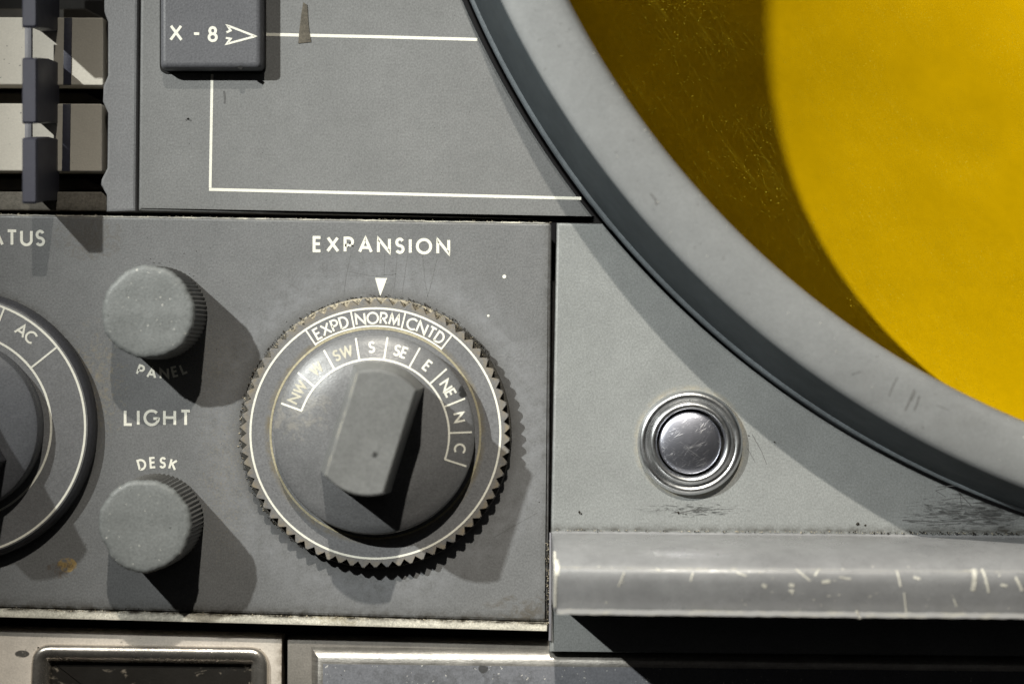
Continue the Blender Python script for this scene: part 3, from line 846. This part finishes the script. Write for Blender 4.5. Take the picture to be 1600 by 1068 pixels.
def edge_run(y0, wmin, wmax, xa, xb, step, dens):
    x = xa
    while x < xb:
        l = rnd.uniform(step * .5, step * 2)
        if rnd.random() < dens:
            yy = y0 + rnd.uniform(-1, 1)
            m.ribbon([(x, yy + (x - 870) * .0095), (x + l * .5, yy + (x - 870) * .0095 + rnd.uniform(-.8, .8)), (x + l, yy + (x - 870) * .0095)], rnd.uniform(wmin, wmax), zrail, 0.4, False, 8)
        x += l * rnd.uniform(.7, 1.0)
for y0, w_ in ((931.5, 5.0), (866, 2.6)):
    pts = [(x, y0 + rnd.uniform(-.5, .5) + (x - 870) * .0095) for x in range(866, 1760, 9)]
    m.ribbon(pts, w_, zrail, 0.35, False, 10)
m.build('worn_edges', 'wornedge', r)
m = Mesh(); m.prism([(858.6, 832), (861.6, 832), (861.6, 1000), (857.4, 1000)], -10, 4, 1); m.build('end_plate', 'stem', r)
m = Mesh(); m.ribbon([(863.6, 846), (863.4, 858), (864.2, 868), (863.8, 884), (863.4, 905), (863.4, 926)], 3.4, zrail, 0.6, False, 5); m.ribbon([(865.5, 856), (868.0, 866), (866.0, 877)], 5.0, zrail, 0.75, False, 4); m.build('bared_corner', 'chip', r)

# ------------------------------------------------------------------ lower trays
tl = thing('stained_tray', (220, 1060, -25), 'brown grey plate with polished lip around a stained black recess, bottom left', 'tray')
Z = -25
def tilt(x, y): return (x, y + x * 0.0245)
m = Mesh()
outer = [tilt(-700, 988), tilt(437, 988), (434, 1400), (-700, 1400)]
hole = roundpoly([tilt(52, 1016), tilt(404, 1009), (402, 1300), (40, 1300)], 16, 6)
# plate as a frame round the recess
hole4 = [tilt(52, 1013), tilt(404, 1007), (402, 1300), (40, 1300)]
for i in range(4):
    a, b2 = outer[i], outer[(i + 1) % 4]; c2, d2 = hole4[(i + 1) % 4], hole4[i]
    m.add([(a[0], a[1], Z), (b2[0], b2[1], Z), (c2[0], c2[1], Z), (d2[0], d2[1], Z), (a[0], a[1], -70), (b2[0], b2[1], -70), (c2[0], c2[1], -70), (d2[0], d2[1], -70)],
          [(0, 1, 2, 3), (4, 5, 1, 0), (7, 6, 2, 3), (7, 6, 5, 4)])
pl = m.build('plate', 'trayplate', tl, smooth=0)
path = roundpoly([(53, 1018), (408, 1023), (408, 1300), (40, 1300)], 22, 10)
m = Mesh()
secs = []
np_ = len(path)
prof_l = [(-9, 0), (-8, 5), (-5, 9), (0, 11), (6, 10), (12, 6), (17, 0), (20, -6), (21, -14)]
for off, dz in prof_l:
    secs.append([(x, y, Z + dz) for x, y in inset(path, off)])
m.loft(secs, False, False); m.build('polished_lip', 'lipmetal', tl, smooth=60)
m = Mesh(); m.prism(inset(path, 19), -75, Z - 8); m.build('recess_pan', 'traypan', tl)

tr = thing('speckled_tray', (900, 1050, -25), 'dark speckled grey tray with bright metal edge, bottom centre', 'tray')
m = Mesh(); m.prism([(446, 1002), (2250, 1026), (2250, 1400), (444, 1400)], -70, Z, 3); m.build('plate', 'trayside', tr)
a = [(484, 1013.5), (2250, 1033), (2250, 1390), (486, 1390)]
bb = [(503, 1037), (2250, 1056), (2250, 1375), (500, 1375)]
m = Mesh(); secs = [[(x, y, Z - 2) for x, y in a]]
for q in range(9):
    u = q / 8
    e = (1 - math.cos(u * math.pi / 2)) * 0.6 + u * 0.4
    z = Z + 1 + (math.sin(u * math.pi / 2) * 0.55 + u * 0.45) * 16
    secs.append([(x0 + (x1 - x0) * e, y0 + (y1 - y0) * e, z) for (x0, y0), (x1, y1) in zip(a, bb)])
m.loft(secs); m.build('metal_edge', 'traymetal', tr, smooth=40)
m = Mesh(); m.prism(inset(bb, 0.6), -14, -7.5, 1); m.build('tray_top', 'traytop', tr)

# ------------------------------------------------------------------ dust and crumbs
def along(m, pts, n, spread, z, r0, r1, rnd=random.Random(5)):
    seg = [(Vector(pts[i]), Vector(pts[i + 1])) for i in range(len(pts) - 1)]
    for _ in range(n):
        a, b2 = rnd.choice(seg); p = a.lerp(b2, rnd.random())
        m.crumb(p.x + rnd.gauss(0, spread), p.y + rnd.gauss(0, spread), z, rnd.uniform(r0, r1))
m = Mesh()
along(m, [(0, 334.5), (862, 347.5)], 260, 0.8, -1.5, .4, 1.3)
along(m, [(0, 951), (858, 974)], 420, 1.6, 6, .5, 1.4)
along(m, circ(DX, DY, 206, -80, 55, 40), 260, 2.6, 10.5, .4, 1.2)
along(m, circ(DX, DY, 212, -140, -60, 30), 120, 2.2, 1, .6, 1.5)
along(m, [(866, 827.5), (1600, 833)], 130, 0.7, 2.5, .4, 1.2)
along(m, [(857.5, 840), (856, 975)], 90, 1.8, 1, .5, 1.4)
o = m.build('dust_crumbs', 'crumb', smooth=0)
o['kind'] = 'stuff'; o['label'] = 'pale dust and crumbs along the panel gaps and dial'; o['category'] = 'dust'
m = Mesh()
along(m, [(0, 949), (858, 971)], 330, 2.0, 2, .5, 1.5)
along(m, circ(DX, DY, 213, -150, 60, 60), 300, 1.2, 2, .6, 1.6)
along(m, [(866, 827.5), (1600, 833)], 90, 0.9, 2.5, .4, 1.4)
along(m, [(1300, 830), (1600, 833)], 90, 0.9, 2.5, .4, 1.5)
along(m, [(858, 850), (856, 975)], 160, 2.4, 1, .6, 1.6)
along(m, [(235, 410), (300, 425), (322, 480)], 30, 4, .5, .3, .8)
along(m, [(160, 420), (850, 900)], 60, 150, .4, .4, .9)
for x, y, r_ in ((905, 799, 3.0), (908, 802, 1.8), (1060, 800, 2), (1072, 803, 1.5), (1210, 690, 1.6), (1340, 818, 3), (1352, 820, 2.4), (1170, 680, 1.3)): m.crumb(x, y, .6, r_)
o = m.build('dirt_crumbs', 'darkcrumb', smooth=0)
o['kind'] = 'stuff'; o['label'] = 'dark dirt crumbs caught in seams around the dial'; o['category'] = 'dirt'
